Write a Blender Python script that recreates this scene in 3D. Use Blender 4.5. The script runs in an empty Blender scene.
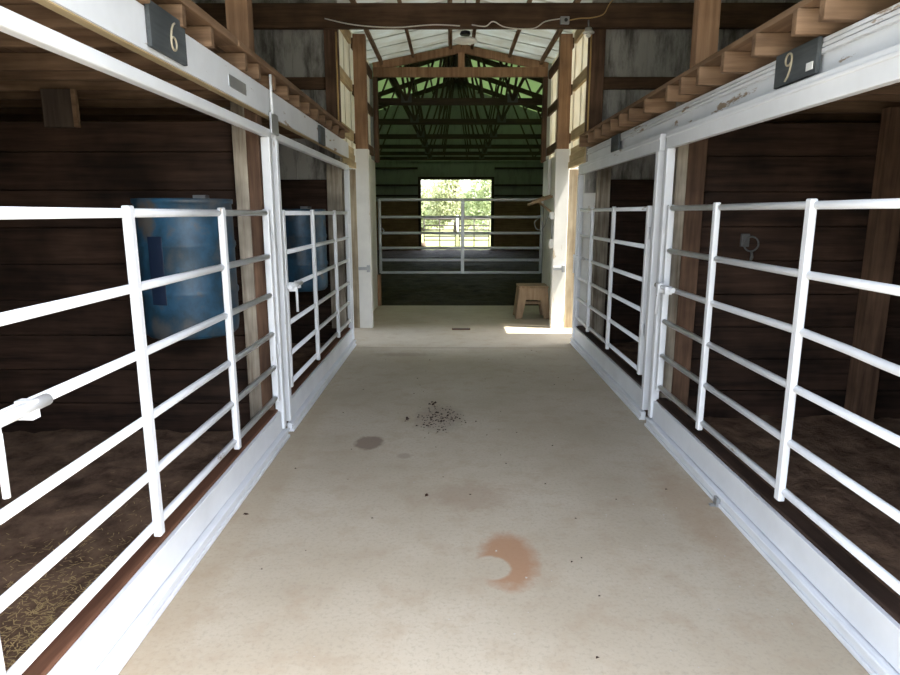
import bpy, math, random
from mathutils import Vector, Matrix
random.seed(7)
SC = bpy.context.scene
COL = SC.collection
R = math.radians

# ------------------------------------------------------------------ materials
def new_mat(name):
    m = bpy.data.materials.new(name); m.use_nodes = True
    nt = m.node_tree
    return m, nt, nt.nodes['Principled BSDF']

def N(nt, t, **kw):
    n = nt.nodes.new(t)
    for k, v in kw.items():
        if k.startswith('i_'):
            n.inputs[k[2:].replace('_', ' ')].default_value = v
        else:
            setattr(n, k, v)
    return n

def ramp(nt, fac, stops, interp='LINEAR'):
    r = nt.nodes.new('ShaderNodeValToRGB'); e = r.color_ramp
    e.interpolation = interp
    while len(e.elements) < len(stops): e.elements.new(0.5)
    for el, (p, c) in zip(e.elements, stops):
        el.position = p; el.color = (*c, 1) if len(c) == 3 else c
    nt.links.new(fac, r.inputs['Fac'])
    return r

def mixc(nt, fac, a, b):
    m = nt.nodes.new('ShaderNodeMix'); m.data_type = 'RGBA'
    for s, v in ((m.inputs[0], fac), (m.inputs[6], a), (m.inputs[7], b)):
        if hasattr(v, 'is_linked'): nt.links.new(v, s)
        elif isinstance(v, (int, float)): s.default_value = v
        else: s.default_value = (*v, 1)
    return m.outputs[2]

def mth(nt, op, a, b=None, clamp=False):
    m = nt.nodes.new('ShaderNodeMath'); m.operation = op; m.use_clamp = clamp
    for i, v in enumerate((a, b)):
        if v is None: continue
        if hasattr(v, 'is_linked'): nt.links.new(v, m.inputs[i])
        else: m.inputs[i].default_value = v
    return m.outputs[0]

def coords(nt, scale=(1, 1, 1), rnd=True):
    tc = N(nt, 'ShaderNodeTexCoord')
    mp = N(nt, 'ShaderNodeMapping'); mp.inputs['Scale'].default_value = scale
    if rnd:
        oi = N(nt, 'ShaderNodeObjectInfo')
        v = N(nt, 'ShaderNodeVectorMath', operation='ADD')
        s = mth(nt, 'MULTIPLY', oi.outputs['Random'], 37.0)
        nt.links.new(tc.outputs['Object'], v.inputs[0]); nt.links.new(s, v.inputs[1])
        nt.links.new(v.outputs[0], mp.inputs['Vector'])
    else:
        nt.links.new(tc.outputs['Object'], mp.inputs['Vector'])
    return mp.outputs[0], tc

def noise(nt, vec, scale, detail=4, rough=0.6):
    n = N(nt, 'ShaderNodeTexNoise'); n.inputs['Scale'].default_value = scale
    n.inputs['Detail'].default_value = detail; n.inputs['Roughness'].default_value = rough
    nt.links.new(vec, n.inputs['Vector']); return n.outputs['Fac']

def bump(nt, bs, h, strength=0.3, dist=0.01):
    b = N(nt, 'ShaderNodeBump'); b.inputs['Strength'].default_value = strength
    b.inputs['Distance'].default_value = dist
    nt.links.new(h, b.inputs['Height']); nt.links.new(b.outputs[0], bs.inputs['Normal'])

def wood(name, c1, c2, axis, rough=0.8, dirt=0.25):
    m, nt, bs = new_mat(name)
    sc = [14, 14, 14]; sc['xyz'.index(axis)] = 0.9
    v, tc = coords(nt, sc)
    f = noise(nt, v, 1.6, 5, 0.65)
    v2, _ = coords(nt, (1, 1, 1))
    g = noise(nt, v2, 2.2, 3)
    col = ramp(nt, f, [(0.3, c1), (0.72, c2)]).outputs[0]
    dk = ramp(nt, g, [(0.35, (1 - dirt,) * 3), (0.65, (1, 1, 1))]).outputs[0]
    mm = nt.nodes.new('ShaderNodeMix'); mm.data_type = 'RGBA'; mm.blend_type = 'MULTIPLY'
    mm.inputs[0].default_value = 1
    nt.links.new(col, mm.inputs[6]); nt.links.new(dk, mm.inputs[7])
    nt.links.new(mm.outputs[2], bs.inputs['Base Color'])
    bs.inputs['Roughness'].default_value = rough
    bs.inputs['Specular IOR Level'].default_value = 0.2
    bump(nt, bs, f, 0.35, 0.004)
    return m

def painted(name, c, chip, axis='y', amount=0.62, rough=0.5):
    """paint with worn chips showing the wood under it"""
    m, nt, bs = new_mat(name)
    sc = [6, 6, 6]; sc['xyz'.index(axis)] = 1.2
    v, _ = coords(nt, sc)
    f = noise(nt, v, 1.5, 7, 0.68)
    v2, _ = coords(nt, (1, 1, 1))
    g = noise(nt, v2, 3.0, 4)
    base = ramp(nt, g, [(0.3, tuple(x * 0.86 for x in c)), (0.7, c)]).outputs[0]
    k = ramp(nt, f, [(amount, (0, 0, 0)), (amount + 0.03, (1, 1, 1))]).outputs[0]
    nt.links.new(mixc(nt, k, base, chip), bs.inputs['Base Color'])
    bs.inputs['Roughness'].default_value = rough
    bump(nt, bs, f, 0.15, 0.003)
    return m

def plain(name, c, rough=0.5, metal=0.0, var=0.12, sc=6.0, spec=0.5):
    m, nt, bs = new_mat(name)
    v, _ = coords(nt)
    f = noise(nt, v, sc, 4)
    nt.links.new(ramp(nt, f, [(0.3, tuple(x * (1 - var) for x in c)), (0.7, tuple(min(1, x * (1 + var * .4)) for x in c))]).outputs[0], bs.inputs['Base Color'])
    bs.inputs['Roughness'].default_value = rough; bs.inputs['Metallic'].default_value = metal
    bs.inputs['Specular IOR Level'].default_value = spec
    return m

M = {}
M['steel_white'] = painted('white_enamel_steel', (0.80, 0.82, 0.85), (0.35, 0.30, 0.26), 'y', 0.66, 0.35)
M['steel_white_v'] = painted('white_enamel_steel_upright', (0.78, 0.80, 0.83), (0.4, 0.36, 0.32), 'z', 0.65, 0.35)
M['paint_board'] = painted('white_painted_board', (0.76, 0.78, 0.81), (0.30, 0.22, 0.15), 'y', 0.615, 0.55)
M['paint_kick'] = painted('white_painted_kickboard', (0.78, 0.80, 0.83), (0.34, 0.2, 0.13), 'y', 0.68, 0.5)
M['paint_post'] = painted('white_painted_post', (0.82, 0.81, 0.76), (0.5, 0.4, 0.26), 'z', 0.62, 0.6)
M['pine_x'] = wood('pine_joist', (0.13, 0.075, 0.042), (0.32, 0.205, 0.125), 'x', dirt=0.45)
M['pine_y'] = wood('pine_plank_along', (0.15, 0.085, 0.048), (0.32, 0.205, 0.125), 'y', dirt=0.4)
M['pale_y'] = wood('pale_new_wood', (0.42, 0.31, 0.17), (0.62, 0.50, 0.31), 'y')
M['brown_x'] = wood('brown_beam_wood', (0.065, 0.037, 0.022), (0.17, 0.10, 0.06), 'x', dirt=0.45)
M['brown_z'] = wood('brown_post_wood', (0.075, 0.042, 0.027), (0.21, 0.125, 0.08), 'z', dirt=0.5)
M['brown_y'] = wood('brown_timber_along', (0.10, 0.058, 0.035), (0.21, 0.13, 0.08), 'y', dirt=0.4)
M['rust_y'] = wood('reddish_sill_wood', (0.09, 0.04, 0.024), (0.20, 0.095, 0.055), 'y')
M['sill_dark'] = wood('dark_sill_wood', (0.035, 0.022, 0.016), (0.095, 0.058, 0.042), 'y', dirt=0.5)
M['pale_jamb'] = wood('pale_yellow_weathered_wood', (0.30, 0.22, 0.13), (0.60, 0.52, 0.38), 'z', dirt=0.4)
M['cleat'] = wood('grey_brown_cleat', (0.05, 0.036, 0.028), (0.11, 0.082, 0.065), 'z')
M['orange_z'] = wood('warm_post_wood', (0.22, 0.12, 0.065), (0.42, 0.255, 0.15), 'z', dirt=0.35)
M['pale_z'] = wood('weathered_pale_post_wood', (0.20, 0.155, 0.11), (0.56, 0.50, 0.41), 'z', dirt=0.6)
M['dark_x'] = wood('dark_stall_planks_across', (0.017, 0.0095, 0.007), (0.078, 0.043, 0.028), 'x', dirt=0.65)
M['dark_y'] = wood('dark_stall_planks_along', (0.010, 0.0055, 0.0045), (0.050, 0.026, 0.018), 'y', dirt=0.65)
M['truss'] = wood('dark_truss_wood', (0.045, 0.031, 0.023), (0.10, 0.07, 0.05), 'x')
M['arena_board'] = wood('arena_kickboard_wood', (0.20, 0.115, 0.07), (0.38, 0.225, 0.14), 'x')
M['blueplastic'] = None
M['tan'] = wood('tan_stool_surface', (0.26, 0.17, 0.10), (0.46, 0.33, 0.21), 'z', 0.6, 0.4)
M['galv'] = plain('galvanised_steel', (0.42, 0.43, 0.44), 0.45, 0.7, 0.2)
M['gate_grey'] = plain('grey_gate_steel', (0.50, 0.53, 0.56), 0.4, 0.2, 0.15)
M['gusset'] = plain('dull_gusset_steel', (0.09, 0.09, 0.088), 0.7)
M['black'] = plain('black_metal', (0.02, 0.02, 0.022), 0.5)
M['plaque'] = wood('dark_slate_plaque', (0.05, 0.058, 0.062), (0.11, 0.12, 0.125), 'y', 0.6, 0.4)
M['bone'] = plain('bone_numeral', (0.40, 0.35, 0.25), 0.5)
M['lampwhite'] = plain('white_lamp_plastic', (0.80, 0.79, 0.74), 0.4)
M['boxwhite'] = plain('white_electrical_plastic', (0.82, 0.82, 0.80), 0.4)
M['cord_tan'] = plain('tan_cord', (0.55, 0.36, 0.14), 0.6)
M['cord_white'] = plain('white_cord', (0.75, 0.72, 0.65), 0.6)
M['fence'] = plain('brown_fence_pipe', (0.035, 0.022, 0.018), 0.6)
M['bark'] = plain('bark', (0.12, 0.085, 0.06), 0.9)
M['crumb'] = plain('dark_crumbs', (0.035, 0.018, 0.014), 0.95, spec=0.1)
M['pebble'] = plain('pale_pebbles', (0.5, 0.47, 0.42), 0.9)
M['straw'] = plain('straw', (0.50, 0.36, 0.17), 0.8)

def blue_plastic():
    m, nt, bs = new_mat('blue_barrel_plastic')
    v, _ = coords(nt, (1, 1, 0.8)); f = noise(nt, v, 4.5, 5)
    c = ramp(nt, f, [(0.34, (0.07, 0.075, 0.08)), (0.46, (0.014, 0.045, 0.075)), (0.58, (0.022, 0.08, 0.145)), (0.68, (0.09, 0.085, 0.08))]).outputs[0]
    nt.links.new(c, bs.inputs['Base Color']); bs.inputs['Roughness'].default_value = 0.45
    return m
M['blueplastic'] = blue_plastic()
M['navy'] = plain('navy_plastic', (0.008, 0.018, 0.045), 0.5)

def siding(name, c, dirtc, amt):
    m, nt, bs = new_mat(name)
    v, _ = coords(nt, (3, 3, 0.8), rnd=False); f = noise(nt, v, 1.8, 6, 0.7)
    nt.links.new(mixc(nt, ramp(nt, f, [(amt, (0, 0, 0)), (amt + 0.2, (1, 1, 1))]).outputs[0], c, dirtc), bs.inputs['Base Color'])
    bs.inputs['Roughness'].default_value = 0.55
    return m
M['siding_clean'] = siding('cream_metal_siding', (0.84, 0.81, 0.68), (0.72, 0.66, 0.50), 0.55)
M['siding_dirty'] = siding('dirty_grey_siding', (0.42, 0.41, 0.385), (0.11, 0.10, 0.088), 0.44)
M['ceiling_white'] = siding('white_metal_ceiling', (0.88, 0.87, 0.82), (0.76, 0.72, 0.62), 0.55)
def thin_white(name, ca, cb, fac):
    m, nt, bs = new_mat(name)
    out = nt.nodes['Material Output']
    v, _ = coords(nt, (2, 3, 2), rnd=False); f = noise(nt, v, 1.6, 5, 0.65)
    c = ramp(nt, f, [(0.35, ca), (0.7, cb)]).outputs[0]
    t = N(nt, 'ShaderNodeBsdfTranslucent'); d = N(nt, 'ShaderNodeBsdfDiffuse')
    nt.links.new(c, t.inputs['Color']); nt.links.new(c, d.inputs['Color'])
    mx = N(nt, 'ShaderNodeMixShader'); mx.inputs[0].default_value = fac
    nt.links.new(t.outputs[0], mx.inputs[1]); nt.links.new(d.outputs[0], mx.inputs[2])
    nt.links.new(mx.outputs[0], out.inputs['Surface'])
    return m
M['ceiling_white'] = thin_white('white_roofing_added_translucency', (0.74, 0.78, 0.77), (0.58, 0.58, 0.52), 0.80)  # translucency added so sun from above glows through and brightens the vestibule
M['siding_clean'] = thin_white('cream_siding_added_translucency', (0.90, 0.88, 0.80), (0.80, 0.76, 0.64), 0.70)  # translucency added to lift the brightness of the upper walls and floor
M['siding_green'] = siding('grey_green_siding', (0.31, 0.335, 0.315), (0.20, 0.215, 0.20), 0.5)
M['roof_dark'] = plain('dark_metal_roof', (0.10, 0.105, 0.10), 0.6)
M['outside_wall'] = plain('pale_outside_metal', (0.62, 0.62, 0.6), 0.6)

def translucent():
    m, nt, bs = new_mat('green_translucent_roofing')
    out = nt.nodes['Material Output']
    t = N(nt, 'ShaderNodeBsdfTranslucent'); t.inputs['Color'].default_value = (0.32, 0.40, 0.24, 1)
    d = N(nt, 'ShaderNodeBsdfDiffuse'); d.inputs['Color'].default_value = (0.25, 0.30, 0.21, 1)
    mx = N(nt, 'ShaderNodeMixShader'); mx.inputs[0].default_value = 0.6
    nt.links.new(t.outputs[0], mx.inputs[1]); nt.links.new(d.outputs[0], mx.inputs[2])
    nt.links.new(mx.outputs[0], out.inputs['Surface'])
    return m
M['translucent'] = translucent()

def concrete():
    m, nt, bs = new_mat('worn_concrete')
    v, tc = coords(nt, (1, 1, 1), rnd=False)
    f = noise(nt, v, 0.9, 6, 0.6); g = noise(nt, v, 55, 3, 0.7); h = noise(nt, v, 6, 5, 0.65)
    c = ramp(nt, f, [(0.3, (0.40, 0.335, 0.245)), (0.7, (0.53, 0.47, 0.375))]).outputs[0]
    c = mixc(nt, ramp(nt, g, [(0.5, (0, 0, 0)), (0.72, (0.5,) * 3)]).outputs[0], c, (0.30, 0.26, 0.2))
    c = mixc(nt, ramp(nt, h, [(0.50, (0, 0, 0)), (0.70, (0.5,) * 3)]).outputs[0], c, (0.37, 0.28, 0.19))
    sep = N(nt, 'ShaderNodeSeparateXYZ'); nt.links.new(tc.outputs['Object'], sep.inputs[0])
    X, Y = sep.outputs[0], sep.outputs[1]
    wob = mth(nt, 'MULTIPLY', mth(nt, 'SUBTRACT', noise(nt, v, 14, 5, 0.7), 0.5), 0.75)
    def blob(cx, cy, rx, ry, soft=0.25, w=1.0):
        dx = mth(nt, 'DIVIDE', mth(nt, 'SUBTRACT', X, cx), rx)
        dy = mth(nt, 'DIVIDE', mth(nt, 'SUBTRACT', Y, cy), ry)
        r = mth(nt, 'SQRT', mth(nt, 'ADD', mth(nt, 'MULTIPLY', dx, dx), mth(nt, 'MULTIPLY', dy, dy)))
        r = mth(nt, 'ADD', r, mth(nt, 'MULTIPLY', wob, w))
        return ramp(nt, mth(nt, 'SUBTRACT', r, 0.5), [(0.5 - soft, (1, 1, 1)), (0.5 + soft * .3, (0, 0, 0))]).outputs[0]
    # rust-brown crescent with a clean oval bitten out of its left side
    cres = mth(nt, 'MULTIPLY', blob(0.25, 2.52, 0.135, 0.25, 0.3), mth(nt, 'SUBTRACT', 1.0, blob(0.17, 2.455, 0.088, 0.095, 0.12, 0.4)))
    c = mixc(nt, mth(nt, 'MULTIPLY', cres, 0.8), c, (0.36, 0.185, 0.095))
    c = mixc(nt, mth(nt, 'MULTIPLY', blob(-0.55, 3.95, 0.10, 0.13, 0.2), 0.75), c, (0.17, 0.115, 0.085))
    c = mixc(nt, mth(nt, 'MULTIPLY', blob(-0.30, 3.72, 0.05, 0.05, 0.3), 0.4), c, (0.2, 0.14, 0.1))
    c = mixc(nt, mth(nt, 'MULTIPLY', blob(-0.09, 4.45, 0.20, 0.33, 0.4, 1.6), 0.35), c, (0.17, 0.12, 0.10))
    c = mixc(nt, mth(nt, 'MULTIPLY', blob(0.10, 3.15, 0.26, 0.2, 0.45, 2.0), 0.35), c, (0.3, 0.2, 0.13))
    c = mixc(nt, mth(nt, 'MULTIPLY', blob(1.25, 3.0, 0.16, 0.7, 0.45, 1.6), 0.45), c, (0.34, 0.23, 0.14))
    c = mixc(nt, mth(nt, 'MULTIPLY', blob(-1.05, 3.2, 0.14, 2.2, 0.45, 1.6), 0.35), c, (0.34, 0.25, 0.15))
    c = mixc(nt, mth(nt, 'MULTIPLY', blob(-0.5, 6.6, 0.35, 0.10, 0.45, 2.4), 0.4), c, (0.2, 0.15, 0.12))
    nt.links.new(c, bs.inputs['Base Color']); bs.inputs['Roughness'].default_value = 0.62
    bs.inputs['Specular IOR Level'].default_value = 0.35
    bump(nt, bs, g, 0.12, 0.003)
    return m
M['concrete'] = concrete()

def earth(name, c1, c2, sc, rough=0.95, st=0.8, spec=0.15):
    m, nt, bs = new_mat(name)
    v, _ = coords(nt, rnd=False); f = noise(nt, v, sc, 8, 0.7)
    nt.links.new(ramp(nt, f, [(0.35, c1), (0.68, c2)]).outputs[0], bs.inputs['Base Color'])
    bs.inputs['Roughness'].default_value = rough; bs.inputs['Specular IOR Level'].default_value = spec
    bump(nt, bs, f, st, 0.05); return m
M['stall_dirt'] = earth('dark_stall_dirt', (0.085, 0.052, 0.036), (0.30, 0.195, 0.13), 5)
M['sand'] = earth('arena_footing', (0.022, 0.015, 0.012), (0.066, 0.043, 0.031), 3.5, 0.8, 0.9, 0.12)
M['grass'] = earth('pasture_grass', (0.12, 0.14, 0.05), (0.23, 0.235, 0.12), 1.2)
M['gravel'] = earth('pale_gravel', (0.42, 0.40, 0.36), (0.6, 0.58, 0.53), 12)

def leafmat(name, c):
    m, nt, bs = new_mat(name)
    out = nt.nodes['Material Output']
    v, _ = coords(nt); f = noise(nt, v, 3, 3)
    col = ramp(nt, f, [(0.3, tuple(x * .7 for x in c)), (0.7, c)]).outputs[0]
    t = N(nt, 'ShaderNodeBsdfTranslucent'); d = N(nt, 'ShaderNodeBsdfDiffuse')
    nt.links.new(col, t.inputs[0]); nt.links.new(col, d.inputs[0])
    mx = N(nt, 'ShaderNodeMixShader'); mx.inputs[0].default_value = 0.6
    nt.links.new(t.outputs[0], mx.inputs[1]); nt.links.new(d.outputs[0], mx.inputs[2])
    nt.links.new(mx.outputs[0], out.inputs['Surface']); return m
M['leaf_a'] = leafmat('bright_leaves', (0.36, 0.42, 0.22))
M['leaf_b'] = leafmat('yellow_green_leaves', (0.44, 0.47, 0.27))

# ------------------------------------------------------------------ mesh builder
class MB:
    def __init__(s): s.v = []; s.f = []; s.smooth = set()
    def box(s, x0, x1, y0, y1, z0, z1, mat=None):
        n = len(s.v)
        p = [Vector((x, y, z)) for z in (z0, z1) for y in (y0, y1) for x in (x0, x1)]
        if mat: p = [mat @ q for q in p]
        s.v += p
        s.f += [tuple(n + i for i in q) for q in ((0, 2, 3, 1), (4, 5, 7, 6), (0, 1, 5, 4), (2, 6, 7, 3), (0, 4, 6, 2), (1, 3, 7, 5))]
        return s
    def bar(s, a, b, w, h, up=(0, 0, 1)):
        """box along a-b, w across, h along up"""
        a, b = Vector(a), Vector(b); d = (b - a).normalized()
        u = Vector(up); u = (u - d * u.dot(d)).normalized(); r = d.cross(u)
        n = len(s.v)
        for p in (a, b):
            for i, j in ((-1, -1), (1, -1), (1, 1), (-1, 1)):
                s.v.append(p + r * (i * w / 2) + u * (j * h / 2))
        s.f += [tuple(n + i for i in q) for q in ((0, 1, 2, 3), (7, 6, 5, 4), (0, 4, 5, 1), (1, 5, 6, 2), (2, 6, 7, 3), (3, 7, 4, 0))]
        return s
    def tube(s, pts, r, k=10, cap=True):
        pts = [Vector(p) for p in pts]; n0 = len(s.v); prev = None
        for i, p in enumerate(pts):
            d = (pts[min(i + 1, len(pts) - 1)] - pts[max(i - 1, 0)]).normalized()
            if prev is None:
                u = d.orthogonal().normalized()
            else:
                u = (prev - d * prev.dot(d)).normalized()
            prev = u; w = d.cross(u)
            rr = r[i] if isinstance(r, (list, tuple)) else r
            for j in range(k):
                a = 2 * math.pi * j / k
                s.v.append(p + u * (rr * math.cos(a)) + w * (rr * math.sin(a)))
        for i in range(len(pts) - 1):
            for j in range(k):
                s.smooth.add(len(s.f))
                s.f.append((n0 + i * k + j, n0 + i * k + (j + 1) % k, n0 + (i + 1) * k + (j + 1) % k, n0 + (i + 1) * k + j))
        if cap:
            s.f.append(tuple(n0 + j for j in reversed(range(k))))
            m = n0 + (len(pts) - 1) * k
            s.f.append(tuple(m + j for j in range(k)))
        return s
    def lathe(s, c, prof, k=32):
        c = Vector(c); n0 = len(s.v)
        for r, z in prof:
            for j in range(k):
                a = 2 * math.pi * j / k
                s.v.append(c + Vector((r * math.cos(a), r * math.sin(a), z)))
        for i in range(len(prof) - 1):
            for j in range(k):
                s.smooth.add(len(s.f))
                s.f.append((n0 + i * k + j, n0 + i * k + (j + 1) % k, n0 + (i + 1) * k + (j + 1) % k, n0 + (i + 1) * k + j))
        s.f.append(tuple(n0 + j for j in reversed(range(k))))
        m = n0 + (len(prof) - 1) * k
        s.f.append(tuple(m + j for j in range(k)))
        return s
    def prism(s, poly, y0, y1):
        """polygon in xz extruded along y"""
        n = len(s.v); k = len(poly)
        for y in (y0, y1):
            s.v += [Vector((x, y, z)) for x, z in poly]
        s.f.append(tuple(n + i for i in range(k))); s.f.append(tuple(n + k + i for i in reversed(range(k))))
        for i in range(k):
            j = (i + 1) % k
            s.f.append((n + j, n + i, n + k + i, n + k + j))
        return s
    def quad(s, a, b, c, d):
        n = len(s.v); s.v += [Vector(p) for p in (a, b, c, d)]; s.f.append((n, n + 1, n + 2, n + 3)); return s

def base_of(mb):
    xs = [v.x for v in mb.v]; ys = [v.y for v in mb.v]; zs = [v.z for v in mb.v]
    return Vector(((min(xs) + max(xs)) / 2, (min(ys) + max(ys)) / 2, min(zs)))

def build(name, mb, mat, parent=None, bevel=0.0, label=None, origin=None):
    """ONE mesh object; verts are given in world coordinates"""
    if parent is not None:
        o0 = Vector((0, 0, 0)); p = parent
        while p: o0 += p.location; p = p.parent
    else:
        o0 = Vector(origin) if origin is not None else base_of(mb)
    me = bpy.data.meshes.new(name)
    me.from_pydata([tuple(v - o0) for v in mb.v], [], mb.f)
    mats = mat if isinstance(mat, (list, tuple)) else [mat]
    for q in mats: me.materials.append(q)
    for i in mb.smooth: me.polygons[i].use_smooth = True
    me.update()
    import bmesh
    b = bmesh.new(); b.from_mesh(me); bmesh.ops.recalc_face_normals(b, faces=b.faces); b.to_mesh(me); b.free()
    o = bpy.data.objects.new(name, me); COL.objects.link(o)
    if parent is not None: o.parent = parent
    else: o.location = o0
    if bevel:
        md = o.modifiers.new('bevel', 'BEVEL'); md.width = bevel; md.segments = 2; md.limit_method = 'ANGLE'
    if label: o['label'] = label
    return o

def tag(o, label, cat, group=None, kind=None):
    o['label'] = label; o['category'] = cat
    if group: o['group'] = group
    if kind: o['kind'] = kind
    return o

def thing(name, loc, label, cat, group=None):
    o = bpy.data.objects.new(name, None); COL.objects.link(o); o.location = loc
    o.empty_display_size = 0.1
    return tag(o, label, cat, group)

def struct(name, mb, mat, label, cat, bevel=0.0):
    o = build(name, mb, mat, None, bevel, origin=(0, 0, 0))
    return tag(o, label, cat, None, 'structure')

ORD = ['', 'first', 'second', 'third', 'fourth', 'fifth', 'sixth', 'seventh', 'eighth', 'ninth', 'tenth', 'eleventh', 'twelfth',
       'thirteenth', 'fourteenth', 'fifteenth', 'sixteenth', 'seventeenth', 'eighteenth', 'nineteenth', 'twentieth']

# ------------------------------------------------------------------ layout (metres; camera at 0,0,1.5 looking along +y)
XL, XR = -1.15, 1.43          # planes of the stall gates
YM_L, YM_R = 4.06, 4.36       # where the two bays of each side meet
YE = 7.08                     # far end of the stalls
YV = 10.25                    # end of the concrete, start of the arena
YA = 26.6                     # far wall of the arena
OUT = 4.9

# ------------------------------------------------------------------ setting: floors and ground
struct('floor', MB().box(-1.30, 1.62, 0.0, 6.93, -0.15, 0).box(-1.30, 1.62, 6.945, 8.9, -0.15, 0.0).box(-1.30, 1.62, 8.903, YV, -0.15, 0.0),
       M['concrete'], 'tan concrete aisle floor with a brown crescent stain', 'floor')
g = MB(); g.quad((-60, -30, -0.06), (60, -30, -0.06), (60, 140, -0.06), (-60, 140, -0.06))
struct('ground', g, M['grass'], 'sunlit grass pasture beyond the far doorway', 'ground')
g = MB(); g.box(-6, 6, -9, 0.56, -0.14, -0.01)
struct('ground_yard', g, M['gravel'], 'pale gravel yard in front of the barn', 'ground')
for nm, x0, x1, sd in (('ground_path_left', -6, -1.30, 'left'), ('ground_path_right', 1.62, 6, 'right')):
    struct(nm, MB().box(x0, x1, YE + .12, YV - .1, -0.14, -0.012), M['gravel'], 'pale gravel passage outside the %s side opening' % sd, 'ground')

def bumpy(x0, x1, y0, y1, nx, ny, z, amp, seed):
    rr = random.Random(seed); mb = MB(); hs = {}
    for j in range(ny + 1):
        for i in range(nx + 1):
            mb.v.append(Vector((x0 + (x1 - x0) * i / nx, y0 + (y1 - y0) * j / ny, z + rr.uniform(-amp, amp))))
    for j in range(ny):
        for i in range(nx):
            a = j * (nx + 1) + i; mb.smooth.add(len(mb.f)); mb.f.append((a, a + 1, a + nx + 2, a + nx + 1))
    return mb
struct('ground_stall_left', bumpy(-OUT, -1.24, 0.56, YE, 36, 60, 0.03, 0.018, 1), M['stall_dirt'], 'dark dirt floor of the left stalls', 'ground')
struct('ground_stall_right', bumpy(1.52, OUT, 0.56, YE, 36, 60, 0.03, 0.018, 2), M['stall_dirt'], 'dark dirt floor of the right stalls', 'ground')
struct('ground_arena', bumpy(-9, 9, YV, YA, 90, 80, -0.03, 0.03, 3), M['sand'], 'dark loose footing of the riding arena', 'ground')

# ------------------------------------------------------------------ walls of the stall barn
def planks_x(mb, x0, x1, y0, y1, z0, z1, h=0.235, gap=0.006):
    z = z0; r = random.Random(int(x0 * 100 + y0 * 10))
    while z < z1 - 0.02:
        zz = min(z + h - gap, z1); d = r.uniform(0, 0.008)
        mb.box(x0, x1, y0 + d, y1 - d, z, zz); z += h
    mb.box(x0, x1, y1 - .006, y1 + .012, z0, z1)
    return mb
def planks_y(mb, x0, x1, y0, y1, z0, z1, h=0.235, gap=0.006):
    z = z0
    while z < z1 - 0.02:
        mb.box(x0, x1, y0, y1, z, min(z + h - gap, z1)); z += h
    return mb
def ribbed_x(mb, x0, x1, y, z0, z1, face=-1, step=0.2, t=0.02):
    mb.box(x0, x1, min(y - face * t, y - face * (t + .01)), max(y - face * t, y - face * (t + .01)), z0, z1)
    x = x0
    while x < x1 - 0.02:
        xx = min(x + step, x1)
        mb.box(x + .011, xx - .011, min(y, y - face * t), max(y, y - face * t), z0, z1)
        x += step
    return mb
def ribbed_y(mb, y0, y1, x, z0, z1, face=1, step=0.45, t=0.02):
    mb.box(min(x, x - face * t), max(x, x - face * t), y0, y1, z0, z1)
    y = y0 + step / 2
    while y < y1 - 0.02:
        mb.box(min(x, x + face * 0.012), max(x, x + face * 0.012), y - 0.009, y + 0.009, z0, z1); y += step
    return mb

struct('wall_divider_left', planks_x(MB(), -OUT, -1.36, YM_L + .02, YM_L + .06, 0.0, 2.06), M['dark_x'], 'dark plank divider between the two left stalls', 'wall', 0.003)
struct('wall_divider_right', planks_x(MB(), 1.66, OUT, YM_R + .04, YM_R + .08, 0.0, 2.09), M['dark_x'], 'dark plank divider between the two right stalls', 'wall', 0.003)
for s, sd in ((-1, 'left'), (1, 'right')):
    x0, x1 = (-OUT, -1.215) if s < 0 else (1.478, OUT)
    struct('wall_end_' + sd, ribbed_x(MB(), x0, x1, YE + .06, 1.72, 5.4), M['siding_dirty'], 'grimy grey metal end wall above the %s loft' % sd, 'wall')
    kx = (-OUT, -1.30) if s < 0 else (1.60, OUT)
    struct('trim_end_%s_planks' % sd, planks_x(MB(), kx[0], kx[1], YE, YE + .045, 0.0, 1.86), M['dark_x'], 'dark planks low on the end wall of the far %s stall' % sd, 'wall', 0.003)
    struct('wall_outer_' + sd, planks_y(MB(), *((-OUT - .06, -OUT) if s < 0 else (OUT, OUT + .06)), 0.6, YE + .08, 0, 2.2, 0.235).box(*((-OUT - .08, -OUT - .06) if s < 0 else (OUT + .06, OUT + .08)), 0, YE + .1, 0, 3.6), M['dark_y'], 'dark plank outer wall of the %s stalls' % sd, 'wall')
    struct('wall_front_' + sd, MB().box(*((-OUT, -1.34) if s < 0 else (1.66, OUT)), 0.90, 1.02, 0, 3.3), M['outside_wall'], 'pale metal front wall of the barn on the %s' % sd, 'wall')
struct('wall_front_gable', MB().prism([(-OUT, 3.3), (OUT, 3.3), (OUT, 3.7), (0.14, 5.4), (-OUT, 3.7)], 0.90, 1.02), M['outside_wall'], 'pale metal gable above the barn doorway', 'wall')
# roof of the stall barn; unseen end overhang shaped to narrow the sun patch
rf = MB()
for s in (-1, 1):
    xe = 0.14 + s * 5.3
    rf.v += [Vector(p) for p in ((0.14, 0.8, 5.45), (xe, 0.8, 3.55), (xe, YE + .40, 3.55), (0.14, YE + .40, 5.45), (0.14, 0.8, 5.50), (xe, 0.8, 3.60), (xe, YE + .40, 3.60), (0.14, YE + .40, 5.50))]
    n = len(rf.v) - 8
    rf.f += [tuple(n + i for i in q) for q in ((0, 1, 2, 3), (7, 6, 5, 4), (0, 4, 5, 1), (1, 5, 6, 2), (2, 6, 7, 3), (3, 7, 4, 0))]
struct('roof', rf, M['roof_dark'], 'dark metal roof over the stall barn', 'roof')
struct('wall_end_gable', ribbed_x(MB(), -1.215, 1.478, YE + .06, 4.12, 5.4), M['siding_dirty'], 'grimy grey metal gable above the vestibule roof', 'wall')

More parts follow.
